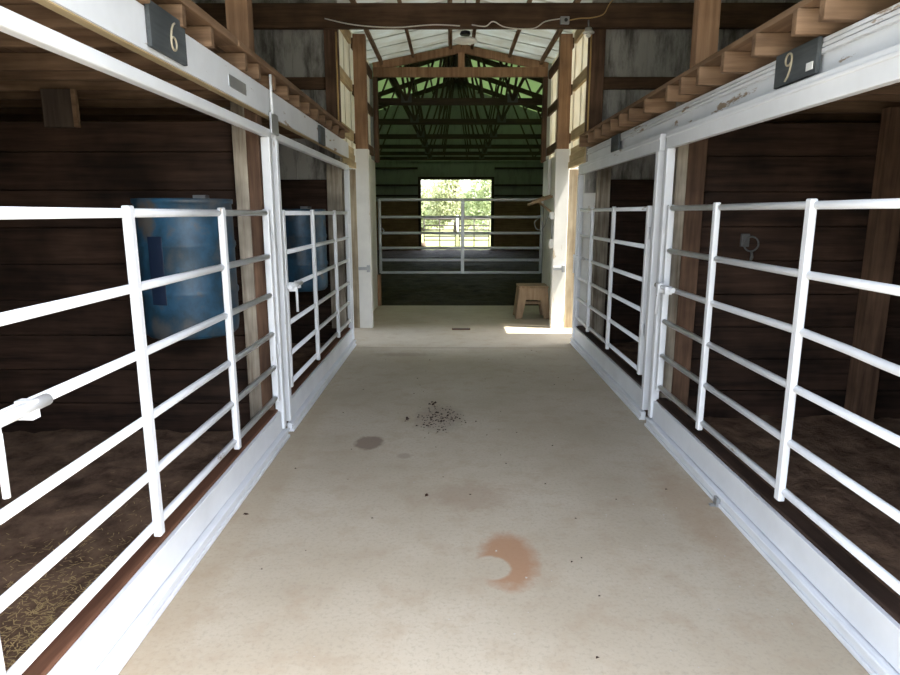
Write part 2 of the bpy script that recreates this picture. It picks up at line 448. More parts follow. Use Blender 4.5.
# loft decks
def deck(x0, x1, z):
    mb = MB(); x = x0
    while x < x1 - .01:
        xx = min(x + .185, x1); mb.box(x, xx - .006, 0.57, YE - .02, z, z + .025); x += .185
    return mb
struct('ceiling_left', deck(-OUT, -1.22, 2.335), M['brown_y'], 'brown board loft deck over the left stalls', 'ceiling')
struct('ceiling_right', deck(1.50, OUT, 2.285), M['brown_y'], 'brown board loft deck over the right stalls', 'ceiling')

# ------------------------------------------------------------------ loft joists
def joists(side, ys, xf, xb, z0, z1):
    grp = 'loft joists over the %s stalls' % side
    first = None; n = len(ys)
    for i, y in enumerate(ys):
        k = n - i
        if first is None:
            a, b = min(xf, xb), max(xf, xb)
            o = build('loft_joist', MB().box(a, b, y - .02, y + .02, z0, z1), M['pine_x'], None, 0.004); first = o; y00 = y
        else:
            o = first.copy(); COL.objects.link(o); o.location.y = first.location.y + (y - y00)
            o.rotation_euler.x = R(random.uniform(-1.0, 1.0))
        who = 'the one nearest the end wall' if k == 1 else ('%s from the end wall' % ORD[k])
        tag(o, 'brown joist end jutting over the %s white header, %s' % (side, who), 'joist', grp)
joists('left', [2.14, 2.45, 2.77, 3.08, 3.56, 3.80, 4.12, 4.43, 4.76, 5.08, 5.39, 5.70, 5.99, 6.34, 6.68], -1.098, -4.85, 2.247, 2.333)
joists('right', [2.10, 2.47, 2.66, 3.00, 3.33, 3.65, 3.92, 4.16, 4.62, 5.02, 5.30, 5.58, 5.90, 6.19, 6.48, 6.88], 1.345, 4.85, 2.187, 2.283)
tag(build('edge_plank', MB().box(-1.215, -1.092, 0.6, 3.42, 2.337, 2.375), M['pine_y'], None, 0.003), 'near brown plank lying on the left joist ends, above the numeral 6 plaque', 'plank')
tag(build('edge_plank', MB().box(-1.205, -1.088, 3.43, 6.95, 2.337, 2.368), M['pine_y'], None, 0.003), 'far brown plank lying on the left joist ends toward the end wall', 'plank')
tag(build('edge_plank', MB().box(1.36, 1.49, 0.6, 6.98, 2.285, 2.312), M['pine_y'], None, 0.003), 'long brown plank lying on the right joist ends', 'plank')

# ------------------------------------------------------------------ headers, number plaques
h = thing('header_beam', (-1.15, 3.6, 2.09), 'white painted header board with raw underside above the left gates', 'beam')
build('painted_face', MB().box(-1.14, -1.13, 0.6, YE + .02, 2.09, 2.245), M['paint_board'], h)
build('board', MB().box(-1.18, -1.14, 0.6, YE + .02, 2.085, 2.245), M['pale_y'], h, 0.002)
h = thing('header_beam', (1.49, 3.6, 2.03), 'white painted header board with stepped strips above the right gates', 'beam')
build('painted_face', MB().box(1.485, 1.50, 0.6, YE + .02, 2.03, 2.185), M['paint_board'], h)
build('board', MB().box(1.50, 1.54, 0.6, YE + .02, 2.03, 2.185), M['pale_y'], h)
st = MB()
for q in range(3):
    st.box(1.462 + q * .004, 1.485, 0.6, YE - .02, 2.122 + q * .021, 2.138 + q * .021)
build('strip_moulding', st, M['paint_board'], h, 0.002)

def arc(cx, cz, r1, r2, a0, a1, n=12):
    return [(cx + r1 * math.cos(R(a0 + (a1 - a0) * i / n)), cz + r2 * math.sin(R(a0 + (a1 - a0) * i / n))) for i in range(n + 1)]
def numeral_pts(ch):
    # local (u to the reader's right, z up), height about 0.1
    if ch == '6':
        return [(0.016, 0.048), (0.002, 0.040), (-0.010, 0.022), (-0.017, 0.0), (-0.019, -0.020)] + arc(0.0, -0.024, 0.019, 0.022, 180, 500, 16)
    return [(-0.014, -0.05), (0.002, -0.036), (0.013, -0.014), (0.019, 0.010), (0.020, 0.022)] + arc(0.0, 0.026, 0.020, 0.022, 0, 320, 16)

def plaque(side, y0, y1, z0, z1, ch, label, yd=None, patch=False):
    s = 1 if side == 'left' else -1         # facing +x on the left side
    xw = -1.128 if side == 'left' else 1.460
    xf = xw + s * .018
    t = thing('number_plaque', (xw, (y0 + y1) / 2, z0), label, 'sign')
    build('plate', MB().box(min(xw, xf), max(xw, xf), y0, y1, z0, z1), M['plaque'], t, 0.003)
    if ch:
        yc = yd if yd else (y0 + y1) / 2; zc = (z0 + z1) / 2
        # seen from the aisle: on the left wall the reader's right is +y, on the right wall it is -y
        pts = [(xf + s * .003, yc + s * u * 1.25, zc + z * 1.12) for u, z in numeral_pts(ch)]
        build('numeral', MB().tube(pts, 0.0042, 8), M['bone'], t)
    if patch:
        build('paint_patch', MB().box(xf - .004, xf, y0 + .02, y0 + .065, z0 + .02, z0 + .05), M['boxwhite'], t)
    return t
plaque('left', 2.48, 2.80, 2.105, 2.27, '6', 'dark plaque with a bone numeral 6 on the left white header', 2.67)
plaque('left', 5.50, 5.72, 2.075, 2.225, None, 'small dark blank plaque on the far end of the left header')
plaque('right', 2.65, 2.98, 2.045, 2.182, '9', 'dark plaque with a bone numeral 9 on the right white header', 2.86, True)
plaque('right', 5.66, 5.92, 2.04, 2.175, None, 'small dark blank plaque on the far end of the right header')
# worn metal remnant and hanging plate on the left header
tag(build('metal_plate', MB().box(-1.13, -1.126, 3.35, 3.62, 2.13, 2.19), M['galv'], None, 0.01), 'torn grey metal patch on the left white header', 'plate')
t = thing('hanger_bracket', (-1.12, 4.12, 1.99), 'grey steel hanger bracket where the left gates meet', 'bracket')
build('plate', MB().box(-1.128, -1.112, 4.04, 4.20, 1.985, 2.11), M['galv'], t, 0.004)
build('rod', MB().tube([(-1.112, 4.06, 2.10), (-1.112, 4.06, 2.33)], 0.009, 8), M['steel_white_v'], t)

# ------------------------------------------------------------------ stall fronts: frames, kick boards, sills, gates
def frame(side, y0, y1, label):
    s = 1 if side == 'left' else -1
    X = XL if side == 'left' else XR
    t = thing('stall_steelwork', (X, (y0 + y1) / 2, 0), label, 'stall frame', 'white steel stall frames')
    for y in (y0 + .03, y1 - .03):
        build('upright', MB().box(X - .028, X + .028, y - .028, y + .028, 0.075, 1.96 if side == 'left' else 1.915), M['steel_white_v'], t, 0.006)
    if side == 'left':
        build('top_rail', MB().box(X - .024, X + .024, y0, y1, 1.96, 2.01), M['steel_white'], t, 0.008)
    else:
        mb = MB().box(X - .02, X + .02, y0, y1, 1.915, 2.025).box(X - .028, X - .02, y0, y1, 1.985, 2.002)
        build('top_rail', mb, M['steel_white'], t, 0.005)
    # bottom channel: upright web with two flanges, open side to the aisle
    w = X + s * .035
    a, b = min(w, X), max(w, X)
    mb = MB().box(a, b, y0, y1, 0.0, 0.062)
    lip = (b, b + .012) if s > 0 else (a - .012, a)
    mb.box(*lip, y0, y1, 0.0, 0.02).box(*lip, y0, y1, 0.05, 0.066)
    build('bottom_channel', mb, M['steel_white'], t, 0.004)
    return t
frame('left', 0.62, YM_L, 'white steel frame around the near left stall opening')
frame('left', YM_L + .10, YE, 'white steel frame around the far left stall opening')
frame('right', 0.62, YM_R - .06, 'white steel frame around the near right stall opening')
frame('right', YM_R + .06, YE + .12, 'white steel frame around the far right stall opening')

def sills(side, y0, y1, which):
    s = 1 if side == 'left' else -1
    X = (XL if side == 'left' else XR)
    f = X - s * .0; a, b = (f - .022, f) if s > 0 else (f, f + .022)
    tag(build('kick_board', MB().box(a + s * .012, b + s * .012, y0 + .061, y1 - .061, 0.068, 0.205), M['paint_kick'], None, 0.003),
        'white painted kick board below the %s %s gate' % (which, side), 'board', 'white kick boards')
    a2, b2 = (a - .085, a) if s > 0 else (b, b + .085)
    tag(build('sill_plank', MB().box(a2 + s * .012, b2 + s * .012, y0 + .02, y1 - .02, 0.02, 0.215), M['rust_y'] if side == 'left' else M['sill_dark'], None, 0.008),
        'bare brown sill plank behind the %s %s kick board' % (which, side), 'plank', 'brown sill planks')
sills('left', 0.62, YM_L, 'near'); sills('left', YM_L + .10, YE, 'far')
sills('right', 0.62, YM_R - .06, 'near'); sills('right', YM_R + .06, YE + .12, 'far')

def gate(side, y0, y1, bars, zs, latch, label, bend=False):
    s = 1 if side == 'left' else -1
    X = XL if side == 'left' else XR
    t = thing('stall_gate', (X, (y0 + y1) / 2, zs[-1] - .03), label, 'gate', 'white pipe stall gates')
    for i, z in enumerate(zs):
        if bend and i == 2:
            pts = [(X, y0, z - .02), (X, 1.75, z - .012), (X, 2.05, z - .002), (X, 2.22, z + .006), (X, 2.5, z + .013), (X, 3.4, z + .004), (X, y1, z)]
        else:
            pts = [(X, y0, z), (X, y1, z)]
        build('rail', MB().tube(pts, 0.0168, 12), M['steel_white'], t)
    for y in (y0, y1):
        build('end_bar', MB().box(X - .021, X + .021, y - .021, y + .021, zs[-1] - .03, zs[0] + .022), M['steel_white_v'], t, 0.008)
    for y in bars:
        mb = MB().box(X + s * .011 - .015, X + s * .011 + .015, y - .0205, y + .0205, zs[-1] - .045, zs[0] + .026)
        build('cross_bar', mb, M['steel_white_v'], t, 0.006)
    ye = y0 if latch == 'near' else y1; d = 1 if latch == 'near' else -1
    zl = zs[2]; xf = X + s * .045
    lt = build('latch', MB().tube([(xf, ye - d * .05, zl + .012), (xf, ye + d * .27, zl + .012)], 0.017, 10).box(xf - .03, xf + .014, ye + d * .05 - .02, ye + d * .05 + .02, zl - .025, zl + .035).box(xf - .03, xf + .014, ye + d * .2 - .015, ye + d * .2 + .015, zl - .02, zl + .03), M['steel_white'], t)
    build('latch_handle', MB().tube([(xf, ye + d * .05, zl + .012), (xf + s * .02, ye + d * .05, zl - .01), (xf + s * .022, ye + d * .045, zl - .17)], 0.009, 8), M['steel_white'], lt)
    yh = y1 if latch == 'near' else y0; dh = -1 if latch == 'near' else 1
    for z in (zs[1] + .1, zs[4] + .1):
        build('hinge', MB().tube([(X + s * .012, yh - dh * .028, z - .045), (X + s * .012, yh - dh * .028, z + .045)], 0.014, 10), M['steel_white_v'], t)
    return t
ZL = [1.500, 1.234, 0.990, 0.740, 0.522, 0.315]
ZR = [1.530, 1.256, 1.010, 0.783, 0.547, 0.325]
gate('left', 1.37, 3.945, [2.24, 3.15], ZL, 'near', 'near left white pipe gate, below the numeral 6 plaque')
gate('left', 4.30, 6.96, [5.20, 6.18], ZL, 'near', 'far left white pipe gate, before the teal feed barrel')
gate('right', 0.75, 4.18, [1.55, 2.53, 3.43], ZR, 'far', 'near right white pipe gate with a bent rail, below the numeral 9', True)
gate('right', 4.62, 7.08, [5.60, 6.45], ZR, 'far', 'far right white pipe gate, beside the tan stool end of the aisle')
tag(build('floor_clip', MB().box(1.372, 1.392, 3.02, 3.06, 0.0, 0.05).box(1.345, 1.372, 3.03, 3.05, 0.0, 0.012), M['galv'], None, 0.002), 'small grey clip on the floor against the right bottom channel', 'clip')

# ------------------------------------------------------------------ posts
def mid_post(side, x0, xm, x1, y0, y1, u0, u1, label):
    t = thing('timber_post', ((x0 + x1) / 2, (y0 + y1) / 2, 0.0), label, 'post')
    a, b = ('pale_ply', 'brown_ply')
    build(a, MB().box(min(x0, xm), max(x0, xm), y0, y1, 0.0, 2.24), M['pale_z'], t, 0.006, 'pale weathered face of the post')
    build(b, MB().box(min(xm, x1), max(xm, x1), y0, y1, 0.0, 2.24), M['brown_z'], t, 0.006, 'reddish brown face of the post')
    build('upper_post', MB().box(u0, u1, y0, y1, 2.24, 4.6), M['orange_z'], t, 0.004)
mid_post('left', -1.345, -1.262, -1.185, 3.985, 4.09, -1.335, -1.205, 'split timber post rising through the loft where the left gates meet')
mid_post('right', 1.50, 1.575, 1.70, 4.33, 4.43, 1.575, 1.715, 'split timber post rising through the loft where the right gates meet')
tag(build('timber_post', MB().box(2.86, 3.02, YM_R - .07, YM_R + .03, 0.0, 2.18), M['brown_z'], None, 0.006), 'rough brown post in front of the right plank divider', 'post')
tag(build('timber_post', MB().box(-1.335, -1.192, YE - .10, YE - .005, 2.37, 3.60), M['brown_z'], None, 0.005), 'dark upper jamb post left of the aisle end, standing on the loft plank', 'post')
tag(build('timber_post', MB().box(1.43, 1.595, YE - .10, YE - .005, 2.313, 3.60), M['brown_z'], None, 0.005), 'dark upper jamb post right of the aisle end, standing on the loft plank', 'post')
tag(build('timber_post', MB().box(-1.36, -1.20, YE - .10, YE - .005, 0.217, 2.08), M['pale_z'], None, 0.005), 'pale weathered post in the far corner of the left stall', 'post')
tag(build('timber_post', MB().box(1.58, 1.72, YE - .10, YE - .005, 0.0, 2.18), M['pale_z'], None, 0.005), 'pale weathered post in the far corner of the right stall', 'post')
t = thing('timber_cleat', (-2.4, YM_L, 2.02), 'short wooden cleat standing above the left plank divider', 'board')
build('block', MB().box(-2.52, -2.335, YM_L - .02, YM_L + .012, 2.02, 2.245), M['cleat'], t, 0.003)
build('pale_edge', MB().box(-2.335, -2.31, YM_L - .022, YM_L + .012, 2.02, 2.245), M['pine_x'], t, 0.002, 'pale cut edge of the cleat')
tag(build('jamb_board', MB().box(-1.29, -1.155, YE + .035, YE + .06, 0.0, 2.04), M['pale_z'], None, 0.003), 'pale weathered board closing the end of the far left stall', 'board')
tag(build('jamb_board', MB().box(1.45, 1.68, YE + .125, YE + .15, 0.0, 2.0), M['paint_post'], None, 0.003), 'white board closing the end of the far right stall', 'board')
# girder across the aisle end
t = thing('girder', (0.1, YE - .14, 3.345), 'dark timber girder across the top of the aisle end', 'beam')
build('beam', MB().box(-4.8, 4.8, YE - .18, YE - .105, 3.36, 3.595), M['brown_x'], t, 0.006)
for s, x0, x1, sd in ((-1, -4.8, -1.34, 'left'), (1, 1.60, 4.8, 'right')):
    tag(build('wall_girt', MB().box(x0, x1, YE - .005, YE + .045, 2.80, 2.92), M['brown_x'], None, 0.004), 'dark horizontal girt on the grimy wall above the %s loft' % sd, 'girt')

# ------------------------------------------------------------------ vestibule between barn and arena
VX = {'left': -1.22, 'right': 1.475}
for sd in ('left', 'right'):
    s = 1 if sd == 'left' else -1; x = VX[sd]
    y = YE + .10
    mb = ribbed_y(MB(), y, YV + .03, x - s * .06, 2.30, 3.76, s, 0.45)
    struct('wall_' + sd, mb, M['siding_clean'], 'cream ribbed metal upper wall, made translucent for light, on the %s of the vestibule' % sd, 'wall')
    mb = MB().box(min(x, x - s * .05), max(x, x - s * .05), 8.32, YV + .03, 0.0, 2.30)
    struct('wall_%s_lower' % sd, mb, M['paint_post'], 'white lower wall on the %s of the vestibule' % sd, 'wall')
    for z, w in ((2.44, 'lowest'), (3.03, 'middle'), (3.58, 'top')):
        for (ya, yb, wh) in ((y, 8.17, 'before the white post'), (8.36, YV - .02, 'beyond the white post')):
            tag(build('wall_girt', MB().box(min(x - s * .046, x - s * .008), max(x - s * .046, x - s * .008), ya, yb, z - .06, z + .06), M['pale_y'] if ya < 8 else M['brown_y'], None, 0.003),
                '%s %s girt on the %s cream siding %s' % (w, 'pale' if ya < 8 else 'brown', sd, wh), 'girt', 'vestibule wall girts')
    # lintel of stacked pale boards over the side opening
    lt = thing('lintel', (x - s * .03, 7.7, 2.05), 'stack of pale boards over the %s side opening' % sd, 'lintel')
    for q in range(3):
        build('board', MB().box(min(x - s * .05, x + s * (.012 - .012 * q)), max(x - s * .05, x + s * (.012 - .012 * q)), YE + .125, 8.17, 2.05 + q * .083, 2.125 + q * .083), M['pale_y'], lt, 0.003)
    # white-footed post
    px0, px1 = (-1.22, -1.055) if sd == 'left' else (1.31, 1.485)
    t = thing('timber_post', ((px0 + px1) / 2, 8.25, 0.0), 'half painted post, white below and brown above, on the %s' % sd, 'post')
    build('painted_base', MB().box(px0, px1, 8.18, 8.31, 0.0, 2.29), M['paint_post'], t, 0.006, 'white painted lower half')
    bx = (px0 + .005, px1 - .008) if sd == 'left' else (px0 + .012, px1 - .015)
    build('bare_top', MB().box(bx[0], bx[1], 8.19, 8.31, 2.29, 3.64), M['orange_z'], t, 0.005, 'bare brown upper half')
    tag(build('hasp', MB().box((px0 + px1) / 2 - .08, (px0 + px1) / 2 + .07, 8.155, 8.18, 0.77, 0.81).box((px0 + px1) / 2 + .03, (px0 + px1) / 2 + .07, 8.14, 8.18, 0.745, 0.835), M['galv'], None, 0.004),
        'grey steel hasp on the white foot of the %s post' % sd, 'latch')
    bx = (-1.42, px0 - .004) if sd == 'left' else (px1 + .004, 1.70)
    tag(build('jamb_board', MB().box(*bx, 8.20, 8.24, 0.0, 2.045), M['pale_jamb'], None, 0.004), 'pale yellowish weathered board behind the %s white post' % sd, 'board')
    # vestibule ceiling slope and its purlins
ridge = (0.14, 4.07); el, er = (-1.36, 3.76), (1.64, 3.76)
for sd, e in (('left', el), ('right', er)):
    mb = MB(); y0, y1 = YE - .02, YV + .13
    n = 0
    a = Vector((e[0], 0, e[1])); b = Vector((ridge[0], 0, ridge[1])); d = b - a
    up = Vector((-d.z, 0, d.x)).normalized(); up = up if up.z > 0 else -up
    mb.v += [Vector((a.x, y0, a.z)), Vector((b.x, y0, b.z)), Vector((b.x, y1, b.z)), Vector((a.x, y1, a.z))]
    mb.v += [v + up * .03 for v in mb.v[:4]]
    mb.f += [(0, 1, 2, 3), (7, 6, 5, 4), (0, 4, 5, 1), (1, 5, 6, 2), (2, 6, 7, 3), (3, 7, 4, 0)]
    yy = y0 + .25
    while yy < y1:
        mb.bar(Vector((a.x, yy, a.z)) - up * .004, Vector((b.x, yy, b.z)) - up * .004, .022, .016, up); yy += .46
    struct('ceiling_vestibule_' + sd, mb, M['ceiling_white'], 'white metal ceiling slope, made translucent for light, on the %s of the vestibule' % sd, 'ceiling')
    fr = (0.18, 0.50, 0.88)
    for k, f in enumerate(fr):
        p = a + d * f - up * .062
        w = ('lowest', 'middle', 'highest')[k]
        tag(build('purlin', MB().bar((p.x, YE + .1, p.z), (p.x, YV - .1, p.z), .045, .085, up), M['pine_y'], None, 0.003),
            '%s brown purlin under the %s white ceiling slope' % (w, sd), 'purlin', 'vestibule ceiling purlins')

t = thing('gable_truss', (0.14, YV - .04, 3.545), 'low brown gable truss over the arena entrance', 'truss')
yq = YV - .04
build('bottom_chord', MB().box(-1.21, 1.465, yq - .03, yq + .03, 3.545, 3.685), M['orange_z'], t, 0.005)
for e in (el, er):
    build('top_chord', MB().bar((-1.21 if e[0] < 0 else 1.465, yq, 3.69), (0.14, yq, 3.955), .05, .12), M['orange_z'], t, 0.004)
build('king_post', MB().box(0.09, 0.19, yq - .025, yq + .025, 3.685, 3.9), M['orange_z'], t, 0.004)
for sd, x in (('left', -1.215), ('right', 1.47)):
    s = 1 if sd == 'left' else -1
    tag(build('timber_post', MB().box(min(x, x + s * .07), max(x, x + s * .07), YV - .09, YV + .03, 2.28, 3.545), [M['brown_z']], None, 0.005), 'thin brown post above the %s corner of the arena entrance' % sd, 'post')
tag(build('timber_stub', MB().box(-1.235, -1.165, YV - .03, YV + .05, 0.0, 0.51), M['orange_z'], None, 0.005), 'short brown stub under the left end of the arena gate', 'post')
tag(build('painted_board', MB().box(1.43, 1.472, 9.62, 10.13, 1.76, 2.28), M['boxwhite'], None, 0.004), 'clean white panel high on the right vestibule wall', 'panel')

# electrics
t = thing('round_lamp', (0.14, 7.18, 3.275), 'round white lamp hanging under the girder', 'lamp')
build('lamp_shade', MB().lathe((0.14, 7.18, 3.300), [(0.04, 0.04), (0.085, 0.03), (0.125, 0.012), (0.130, 0.0), (0.118, -0.008), (0.02, -0.010)], 32), M['lampwhite'], t)
build('lamp_base', MB().lathe((0.14, 7.18, 3.360), [(0.05, 0.0), (0.06, 0.012), (0.05, 0.035), (0.02, 0.045)], 24), M['black'], t)
build('stem', MB().tube([(0.14, 7.18, 3.425), (0.14, 7.18, 4.05)], 0.008, 8), M['galv'], t)
t = thing('junction_box', (1.16, YE - .2, 3.385), 'grey junction box on the girder right of the lamp', 'electrical box')
build('box_body', MB().box(1.10, 1.19, YE - .225, YE - .18, 3.385, 3.455), M['galv'], t, 0.004)
build('knockout', MB().tube([(1.155, YE - .228, 3.420), (1.155, YE - .224, 3.420)], 0.018, 12), M['black'], t)
t = thing('lamp_holder', (1.39, YE - .2, 3.285), 'small lamp holder with a bare bulb at the girder right end', 'lamp')
build('socket_body', MB().lathe((1.39, YE - .21, 3.320), [(0.03, 0.03), (0.042, 0.0), (0.06, -0.015), (0.06, -0.022), (0.03, -0.03)], 18), M['lampwhite'], t)
build('bulb', MB().lathe((1.39, YE - .21, 3.255), [(0.004, 0.0), (0.022, 0.008), (0.028, 0.024), (0.016, 0.038)], 16), M['lampwhite'], t)
build('bracket_arm', MB().tube([(1.39, YE - .21, 3.345), (1.39, YE - .20, 3.425)], 0.008, 8), M['galv'], t)
yb = YE - .188
def cord(pts, r, m, label, name='cord'):
    out = []
    P = [Vector(p) for p in pts]
    for i in range(len(P) - 1):
        p0, p1, p2, p3 = P[max(i - 1, 0)], P[i], P[i + 1], P[min(i + 2, len(P) - 1)]
        for k in range(6):
            u = k / 6
            out.append(0.5 * ((2 * p1) + (-p0 + p2) * u + (2 * p0 - 5 * p1 + 4 * p2 - p3) * u * u + (-p0 + 3 * p1 - 3 * p2 + p3) * u ** 3))
    out.append(P[-1])
    tag(build(name, MB().tube(out, r, 6), m), label, 'cord')
cord([(0.20, yb, 3.385), (0.34, yb, 3.370), (0.42, yb, 3.415), (0.55, yb, 3.360), (0.82, yb - .01, 3.345), (0.95, yb, 3.415), (1.10, yb, 3.440)], 0.006, M['cord_white'], 'white cord draped along the girder from lamp to junction box')
cord([(1.19, yb, 3.425), (1.30, yb, 3.445), (1.42, yb, 3.450), (1.54, yb, 3.485), (1.60, yb, 3.585), (1.72, yb, 3.705)], 0.006, M['cord_tan'], 'tan cord rising from the junction box to the right jamb')
cord([(-1.30, yb, 3.445), (-1.0, yb, 3.385), (-0.6, yb, 3.360), (-0.2, yb, 3.385), (0.08, yb, 3.375)], 0.006, M['cord_white'], 'white cord sagging along the girder left of the lamp')
tag(build('conduit', MB().tube([(-1.205, YE - .111, 2.38), (-1.205, YE - .111, 3.34)], 0.009, 8), M['cord_tan']), 'thin tan conduit up the left jamb post', 'conduit')
tag(build('conduit', MB().tube([(1.442, YE - .111, 2.33), (1.442, YE - .111, 3.34)], 0.009, 8), M['cord_tan']), 'thin tan conduit up the right jamb post', 'conduit')
for z, w in ((1.42, 'upper'), (1.05, 'lower')):
    t = thing('outlet_box', (1.29, 8.25, z), '%s white outlet box on the side of the right white post' % w, 'electrical box')
    build('box_body', MB().box(1.268, 1.31, 8.20, 8.29, z, z + (.09 if w == 'upper' else .12)), M['boxwhite'], t, 0.004)
    build('cover_flap', MB().box(1.259, 1.268, 8.21, 8.28, z + .015, z + .085), M['boxwhite'], t, 0.003)
tag(build('conduit', MB().tube([(1.297, 8.24, 1.17), (1.297, 8.24, 1.42)], 0.010, 8), M['galv']), 'short grey conduit between the two outlet boxes', 'conduit')

# rack and wire on the right vestibule wall
t = thing('tack_rack', (1.5, 9.3, 1.62), 'tan wooden tack rack jutting from the right vestibule wall', 'rack')
build('arm', MB().bar((1.45, 9.25, 1.735), (1.09, 9.2, 1.615), .045, .035), M['tan'], t, 0.004)
build('arm', MB().bar((1.45, 9.42, 1.75), (1.16, 9.4, 1.66), .045, .035), M['tan'], t, 0.004)
build('brace', MB().bar((1.45, 9.28, 1.50), (1.26, 9.24, 1.65), .03, .03), M['tan'], t, 0.003)
build('back_board', MB().box(1.448, 1.474, 9.15, 9.5, 1.44, 1.85), M['paint_post'], t, 0.003)
lp = [(1.45, 9.52, 1.50), (1.38, 9.60, 1.28), (1.28, 9.58, 1.26), (1.24, 9.57, 1.36), (1.30, 9.57, 1.42)]
cord(lp, 0.006, M['galv'], 'loop of grey wire hanging below the tack rack', 'wire_loop')

# stool
def stool():
    x, y = 1.17, 9.12
    t = thing('step_stool', (x, y, 0.0), 'tan wooden step stool on the concrete by the arena entrance', 'stool')
    def panel(y0, y1, nm):
        H = .44
        poly = [(-.255, 0), (-.155, 0), (-.105, .27), (.105, .27), (.155, 0), (.255, 0), (.205, H), (-.205, H)]
        build(nm, MB().prism([(x + a, b) for a, b in poly], y0, y1), M['tan'], t, 0.008)
    panel(y - .19, y - .15, 'front_panel'); panel(y + .15, y + .19, 'back_panel')
    build('top', MB().box(x - .215, x + .215, y - .20, y + .20, .44, .475), M['tan'], t, 0.01)
    for s in (-1, 1):
        build('side_panel', MB().bar((x + s * .238, y, 0.02), (x + s * .19, y, .43), .30, .03, (1, 0, 0)), M['tan'], t, 0.004)
    build('stretcher', MB().box(x - .19, x + .19, y - .03, y + .03, .19, .23), M['tan'], t, 0.004)
stool()

# floor drain
t = thing('floor_drain', (0.12, 8.1, 0.0), 'small dark rectangular drain cover in the pale concrete', 'drain')
build('drain_frame', MB().box(0.0, 0.24, 8.04, 8.16, 0.0, 0.006), M['rust_y'], t)
sl = MB()
for k in range(8): sl.box(0.018 + k * .027, 0.032 + k * .027, 8.055, 8.145, 0.006, 0.008)
build('grate', sl, M['black'], t)

# ------------------------------------------------------------------ barrels, tie ring
def barrel(x, y, z0, r, hgt, label, slot=True):
    t = thing('feed_barrel', (x, y, z0), label, 'barrel')
    pr = [(r * .90, 0), (r * .97, .02), (r, .07), (r, hgt * .30), (r * 1.03, hgt * .32), (r * 1.03, hgt * .345), (r, hgt * .365), (r, hgt * .64), (r * 1.03, hgt * .66), (r * 1.03, hgt * .685), (r, hgt * .705), (r, hgt - .08), (r * .985, hgt - .03), (r * 1.02, hgt - .025), (r * 1.02, hgt), (r * .95, hgt), (r * .94, hgt - .03)]
    build('barrel_body', MB().lathe((x, y, z0), pr, 40), M['blueplastic'], t)
    if slot:
        mb = MB(); k = 8; a0, a1 = R(247), R(266); n0 = 0
        for rr in (r * 1.012, r * 1.03):
            for z in (z0 + hgt * .26, z0 + hgt * .74):
                for i in range(k + 1):
                    a = a0 + (a1 - a0) * i / k
                    mb.v.append(Vector((x + rr * math.cos(a), y + rr * math.sin(a), z)))
        q = k + 1
        for i in range(k):
            mb.f.append((i, i + 1, q + i + 1, q + i)); mb.f.append((2 * q + i, 3 * q + i, 3 * q + i + 1, 2 * q + i + 1))
            mb.f.append((i, 2 * q + i, 2 * q + i + 1, i + 1)); mb.f.append((q + i, q + i + 1, 3 * q + i + 1, 3 * q + i))
        mb.f.append((0, q, 3 * q, 2 * q)); mb.f.append((k, 2 * q + k, 3 * q + k, q + k))
        build('side_flap', mb, M['navy'], t, 0.004, 'dark navy upright flap on the barrel side')
    wy = YM_L + .015 if y < 5 else YE - .002
    build('hanging_strap', MB().box(x - .04, x + .04, y + r * .9, wy, z0 + hgt - .02, z0 + hgt + .03), M['galv'], t)
barrel(-1.585, 3.77, 0.78, 0.272, 0.80, 'blue feed barrel hung on the divider behind the near left gate')
barrel(-1.60, 6.66, 0.70, 0.272, 0.84, 'teal blue feed barrel on the end wall behind the far left gate', False)
t = thing('tie_ring', (2.05, YM_R, 1.26), 'steel tie ring hanging on the right plank divider', 'ring')
build('mount_plate', MB().box(2.00, 2.055, YM_R + .015, YM_R + .04, 1.27, 1.36), M['gusset'], t, 0.003)
build('ring', MB().tube([(2.065 + .05 * math.cos(R(a)), YM_R + .008, 1.29 + .05 * math.sin(R(a))) for a in range(0, 361, 20)], 0.006, 8), M['gusset'], t)
build('snap_chain', MB().tube([(2.07, YM_R + .005, 1.24), (2.075, YM_R + .004, 1.20), (2.065, YM_R + .006, 1.16), (2.07, YM_R + .01, 1.12)], [0.008, 0.012, 0.006, 0.011], 8), M['gusset'], t)

# ------------------------------------------------------------------ arena
AX = 0.14
for sd, a, b in (('left', -9.0, -1.235), ('right', 1.485, 9.0)):
    struct('wall_arena_front_' + sd, MB().box(a, b, YV + .02, YV + .10, 0, 3.75), M['siding_green'], 'grey green front wall of the arena on the %s' % sd, 'wall')
struct('wall_arena_front_top', MB().prism([(-9.1, 3.55), (-1.40, 3.55), (-1.40, 3.805), (0.14, 4.112), (1.68, 3.805), (1.68, 3.55), (9.2, 3.55), (9.2, 3.58), (AX, 6.62), (-9.1, 3.58)], YV + .08, YV + .12), M['siding_green'], 'grey green upper front wall of the arena', 'wall')
DX0, DX1, DZ = -1.28, 1.62, 2.84
bw = ribbed_x(MB(), -9, DX0, YA, 1.9, 3.55, -1, 0.3); ribbed_x(bw, DX1, 9, YA, 1.9, 3.55, -1, 0.3); ribbed_x(bw, DX0, DX1, YA, DZ, 3.55, -1, 0.3)
bw.prism([(-9.1, 3.5), (9.2, 3.5), (9.2, 3.58), (AX, 6.62), (-9.1, 3.58)], YA, YA + .02)
struct('wall_arena_back', bw, M['siding_green'], 'grey green metal far wall of the arena', 'wall')
struct('trim_arena_back_planks', planks_x(planks_x(MB(), -9, DX0, YA - .06, YA - .01, -.1, 1.97, .28), DX1, 9, YA - .06, YA - .01, -.1, 1.97, .28), M['arena_board'], 'brown kick planks along the far arena wall', 'wall')
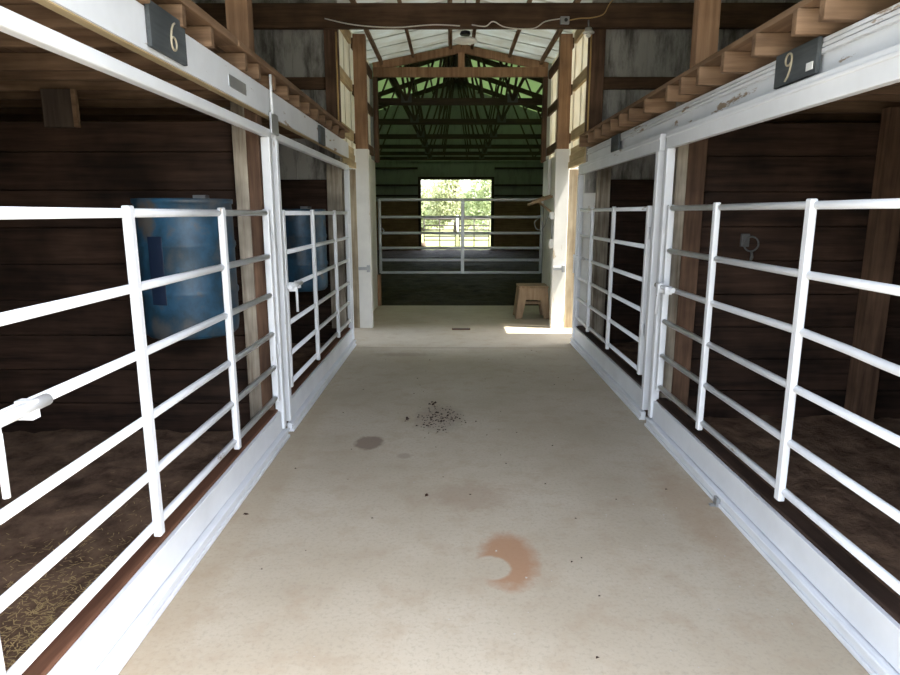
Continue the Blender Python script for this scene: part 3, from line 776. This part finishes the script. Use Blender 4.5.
struct('door_1', MB().box(DX0 - .12, DX0, YA - .12, YA + .05, 0, DZ + .12).box(DX1, DX1 + .12, YA - .12, YA + .05, 0, DZ + .12).box(DX0, DX1, YA - .12, YA + .05, DZ, DZ + .12), M['truss'], 'dark timber frame of the far doorway to the pasture', 'door')
for s, sd in ((-1, 'left'), (1, 'right')):
    struct('wall_arena_' + sd, MB().box(*((-9.1, -9.0) if s < 0 else (9.0, 9.1)), YV, YA, 0, 3.55), M['siding_green'], 'grey green side wall of the arena on the %s' % sd, 'wall')
    for k, z in enumerate((2.2, 2.62, 3.3)):
        x0, x1 = (-8.9, DX0 - .13) if s < 0 else (DX1 + .13, 8.9)
        tag(build('wall_girt', MB().box(x0, x1, YA - .08, YA - .014, z - .04, z + .04), M['truss']), '%s dark girt on the far arena wall %s of the doorway' % (('lowest', 'middle', 'top')[k], sd), 'girt', 'arena wall girts')
# arena roof: solid strips near the ridge, green translucent strips further out
def roof_strip(nm, s, t0, t1, mat, label, skip=None):
    mb = MB()
    def P(t, y, dz=0): return Vector((AX + s * 9.1 * t, y, 6.60 - 3.05 * t + dz))
    y0, y1 = YV - .0, YA + .6
    mb.v += [P(t0, y0), P(t1, y0), P(t1, y1), P(t0, y1), P(t0, y0, .03), P(t1, y0, .03), P(t1, y1, .03), P(t0, y1, .03)]
    mb.f += [(0, 1, 2, 3), (7, 6, 5, 4), (0, 4, 5, 1), (1, 5, 6, 2), (2, 6, 7, 3), (3, 7, 4, 0)]
    struct(nm, mb, mat, label, 'roof')
for s, sd in ((-1, 'left'), (1, 'right')):
    roof_strip('roof_arena_%s_ridge' % sd, s, 0.0, 0.05, M['roof_dark'], 'dark metal arena roof beside the ridge on the %s' % sd)
    roof_strip('roof_arena_%s_skylight' % sd, s, 0.05, 0.46, M['translucent'], 'green translucent skylight strip in the %s arena roof slope' % sd)
    roof_strip('roof_arena_%s_eave' % sd, s, 0.46, 1.02, M['roof_dark'], 'dark metal arena roof down to the %s eave' % sd)
# trusses
def truss(y):
    t = thing('roof_truss', (AX, y, 3.48), '', 'truss')
    top = lambda x: 6.42 - abs(x - AX) * 3.02 / 9.1
    build('bottom_chord', MB().box(-8.9, 9.15, y - .03, y + .03, 3.495, 3.62), M['truss'], t)
    for s in (-1, 1):
        build('top_chord', MB().bar((AX, y, 6.38), (AX + s * 9.0, y, 3.48), .05, .16), M['truss'], t)
        for xa, xb in ((0.45, 0.05), (1.0, 0.05), (1.0, 1.4), (1.0, 2.1), (3.0, 2.1), (3.0, 4.2), (5.0, 4.2), (5.0, 6.4), (7.0, 6.4)):
            build('web', MB().bar((AX + s * xa, y, 3.57), (AX + s * xb, y, top(AX + xb) - .04), .045, .10, (0, 1, 0)), M['truss'], t)
        build('gusset_plate', MB().box(AX + s * 1.0 - .1, AX + s * 1.0 + .1, y - .036, y - .03, 3.54, 3.7), M['gusset'], t)
    return t
def copy_tree(o, parent=None):
    c = o.copy(); COL.objects.link(c)
    if parent: c.parent = parent
    for ch in list(o.children): copy_tree(ch, c)
    return c
ty = [12.45, 15.1, 17.95, 20.6, 22.9, 25.0]
t0 = truss(ty[0])
tn = ['nearest', 'second', 'third', 'fourth', 'fifth', 'farthest']
for i, y in enumerate(ty):
    o = t0 if i == 0 else copy_tree(t0)
    o.location.y = y
    tag(o, 'dark web truss under the arena roof, %s from the entrance' % tn[i] if i not in (0, 5) else 'dark web truss under the arena roof, the one %s' % ('nearest the entrance' if i == 0 else 'against the far wall'), 'truss', 'arena roof trusses')
# roof purlins along the arena
k = 0
for s, sd in ((-1, 'left'), (1, 'right')):
    for i, tt in enumerate((0.03, 0.10, 0.17, 0.24, 0.31, 0.38, 0.45, 0.52)):
        x = AX + s * 9.1 * tt; z = 6.60 - 3.05 * tt - .06
        tag(build('purlin', MB().box(x - .025, x + .025, YV + .15, YA - .02, z - .05, z + .05), M['truss']), 'dark purlin of the %s arena roof slope, %s down from the ridge' % (sd, ORD[i + 1]), 'purlin', 'arena roof purlins')

# pipe gate across the arena entrance
t = thing('arena_gate', (0.15, YV + .02, 0.5), 'grey six rail pipe gate across the arena entrance', 'gate')
yg = YV + .06
for i, z in enumerate((1.71, 1.436, 1.18, 0.94, 0.745, 0.54)):
    build('rail', MB().tube([(-1.17, yg, z), (1.45, yg, z)], 0.022, 10), M['gate_grey'], t)
for x in (-1.17, 1.45):
    build('end_bar', MB().tube([(x, yg, 0.53), (x, yg, 1.72)], 0.024, 10), M['gate_grey'], t)
build('brace', MB().box(0.145, 0.20, yg - .025, yg + .025, 0.52, 1.73), M['gate_grey'], t, 0.005)
build('chain', MB().tube([(-1.18, yg, 1.30), (-1.1, yg - .03, 1.22), (-1.15, yg - .03, 1.16)], 0.012, 6), M['galv'], t)

# ------------------------------------------------------------------ pasture beyond the far door
def fence_panel(x0, x1, y, label):
    t = thing('pipe_fence', ((x0 + x1) / 2, y, -0.05), label, 'fence')
    for z in (1.22, 0.92, 0.72, 0.42, 0.24):
        build('rail', MB().tube([(x0, y, z), (x1, y, z)], 0.028, 8), M['fence'], t)
    for x in (x0, x1, (x0 + x1) / 2):
        build('upright', MB().tube([(x, y, -0.06), (x, y, 1.24)], 0.024, 8), M['fence'], t)
fence_panel(-1.32, 0.16, 30.0, 'brown pipe fence panel left of the white post in the pasture')
fence_panel(0.34, 1.75, 30.0, 'brown pipe fence panel right of the white post in the pasture')
tag(build('fence_post', MB().tube([(0.25, 30.0, -.06), (0.25, 30.0, 1.4)], 0.05, 12), M['boxwhite']), 'white post between the two brown pipe fence panels', 'post')
tag(build('wood_stump', MB().lathe((-1.32, 29.0, -.07), [(0.14, 0), (0.12, 0.1), (0.11, 0.24)], 14), M['bark']), 'dark low stump in the grass at the doorway left', 'stump')
def tree(x, y, hgt, rx, label, mat, seed, n=2600):
    n = int(n * 1.6)
    rr = random.Random(seed)
    t = thing('tree', (x, y, -.06), label, 'tree', 'pasture trees')
    tr = MB().tube([(x, y, -.06), (x + .1, y, hgt * .25), (x - .05, y, hgt * .55), (x + .1, y, hgt * .8)], [.22, .17, .11, .04], 10)
    for q in range(6):
        a = rr.uniform(0, 6.28); z = hgt * rr.uniform(.3, .6)
        tr.tube([(x, y, z), (x + rx * .5 * math.cos(a), y + rx * .5 * math.sin(a), z + hgt * .2)], [.07, .03], 6)
    build('trunk', tr, M['bark'], t)
    cl = [(rr.uniform(-.6, .6) * rx, rr.uniform(-.6, .6) * rx, hgt * rr.uniform(.16, .85), rx * rr.uniform(.3, .5)) for _ in range(26)]
    mb = MB()
    for q in range(n):
        cx, cy, cz, cr = rr.choice(cl)
        d = Vector((rr.gauss(0, 1), rr.gauss(0, 1), rr.gauss(0, 1))).normalized() * cr * rr.uniform(.6, 1.05)
        p = Vector((x + cx, y + cy, cz)) + d
        u = Vector((rr.gauss(0, 1), rr.gauss(0, 1), rr.gauss(0, 1))).normalized(); w = u.orthogonal().normalized()
        s = rr.uniform(.09, .19)
        mb.quad(p - u * s, p + w * s * .5, p + u * s, p - w * s * .5)
    build('crown', mb, mat, t)
tree(3.2, 46, 7.2, 3.0, 'tall pale green tree filling the doorway right side', M['leaf_a'], 11, 3600)
tree(0.3, 52, 5.6, 2.6, 'rounded yellow green tree at the middle of the doorway', M['leaf_b'], 12, 3000)
tree(-2.6, 56, 4.2, 2.4, 'low bushy tree at the doorway left side', M['leaf_a'], 13, 2600)
tree(5.2, 58, 8.4, 3.2, 'tallest tree standing furthest back on the right', M['leaf_b'], 14, 3000)

# ------------------------------------------------------------------ loose stuff
def chips(mb, pts, smin, smax, rr, flat=.5):
    for (x, y, z) in pts:
        s = rr.uniform(smin, smax); n = len(mb.v)
        for dx, dy, dz in ((1, 0, 0), (-.4, .9, 0), (-.5, -.8, 0), (0, 0, 1), (.1, .1, -.05)):
            mb.v.append(Vector((x + s * dx * rr.uniform(.6, 1.2), y + s * dy * rr.uniform(.6, 1.2), z + s * flat * dz)))
        mb.f += [(n, n + 1, n + 3), (n + 1, n + 2, n + 3), (n + 2, n, n + 3), (n, n + 4, n + 1), (n + 1, n + 4, n + 2), (n + 2, n + 4, n)]
rr = random.Random(5)
mb = MB()
chips(mb, [(-0.09 + rr.gauss(0, .075), 4.45 + rr.gauss(0, .13), 0.0) for _ in range(190)], .004, .013, rr)
chips(mb, [(x + rr.gauss(0, .01), y + rr.gauss(0, .02), 0.0) for x, y in ((-.16, 4.85), (-.17, 4.8), (-.15, 4.83), (-.34, 4.45), (-.33, 4.43)) for _ in range(3)], .012, .02, rr)
tag(build('dirt', mb, M['crumb'], None, origin=(0, 0, 0)), 'scatter of dark dirt crumbs in the middle of the floor', 'dirt', None, 'stuff')
mb = MB()
chips(mb, [(rr.uniform(-1.0, 1.3), rr.uniform(1.2, 7.0), 0.0) for _ in range(60)] + [(rr.uniform(.75, 1.3), rr.uniform(1.7, 3.2), 0.0) for _ in range(22)], .003, .007, rr)
tag(build('gravel', mb, M['pebble'], None, origin=(0, 0, 0)), 'tiny pale pebbles sprinkled over the concrete', 'gravel', None, 'stuff')
mb = MB()
chips(mb, [(rr.uniform(-1.0, 1.2), rr.uniform(1.3, 7.0), 0.0) for _ in range(40)] + [(x, y, 0) for x, y in ((-.32, 5.6), (.33, 4.2), (.24, 4.1), (.45, 4.15), (.66, 3.9), (-.05, 3.4), (.33, 3.6), (.62, 2.9), (.5, 1.9), (-.4, 2.9))], .005, .010, rr)
chips(mb, [(x + rr.gauss(0, .006), y + rr.gauss(0, .008), 0) for x, y in ((-.135, 3.16), (-1.05, 2.94)) for _ in range(3)], .011, .017, rr)
tag(build('dirt', mb, M['crumb'], None, origin=(0, 0, 0)), 'single dark specks of dirt strewn along the aisle', 'dirt', None, 'stuff')
mb = MB()
for _ in range(5000):
    x = -1.28 - abs(rr.gauss(0, .34)); y = 1.1 + abs(rr.gauss(0, .65)); a = rr.uniform(0, 6.28); l = rr.uniform(.005, .018)
    p = Vector((x, y, .052 + rr.uniform(0, .012))); d = Vector((math.cos(a), math.sin(a), rr.uniform(-.15, .15))) * l; w = Vector((-math.sin(a), math.cos(a), 0)) * .0016
    mb.quad(p - d - w, p + d - w, p + d + w, p - d + w)
tag(build('straw', mb, M['straw'], None, origin=(0, 0, 0)), 'loose golden straw on the dirt of the near left stall', 'straw', None, 'stuff')

# ------------------------------------------------------------------ light
w = bpy.data.worlds.new('sky'); SC.world = w; w.use_nodes = True
nt = w.node_tree; bg = nt.nodes['Background']
sk = nt.nodes.new('ShaderNodeTexSky'); sk.sky_type = 'NISHITA'; sk.sun_disc = False
sk.sun_elevation = R(62); sk.sun_rotation = R(108); sk.air_density = 1.0; sk.dust_density = 1.6
hs = nt.nodes.new('ShaderNodeHueSaturation'); hs.inputs['Saturation'].default_value = 0.42
nt.links.new(sk.outputs[0], hs.inputs['Color']); nt.links.new(hs.outputs[0], bg.inputs['Color']); bg.inputs['Strength'].default_value = 0.42
sun = bpy.data.lights.new('sun', 'SUN'); sun.energy = 7.0; sun.angle = R(0.55); sun.color = (1.0, 0.95, 0.87)
so = bpy.data.objects.new('sun', sun); COL.objects.link(so)
dv = Vector((-0.40, 0.075, -1.0)).normalized()
so.rotation_euler = dv.to_track_quat('-Z', 'Y').to_euler(); so.location = (6, -4, 12)

# ------------------------------------------------------------------ camera
cam = bpy.data.cameras.new('camera'); cam.sensor_width = 36; cam.lens = 36 * 626 / 900; cam.clip_end = 300
co = bpy.data.objects.new('camera', cam); COL.objects.link(co)
co.location = (0, 0, 1.5); co.rotation_euler = (R(90 - 11.25), 0, R(0.18))
SC.camera = co
vs = SC.view_settings
vs.view_transform = 'Standard'; vs.look = 'None'; vs.gamma = 1; vs.use_curve_mapping = False; vs.exposure = 1.68
SC.cycles.max_bounces = 14; SC.cycles.diffuse_bounces = 8
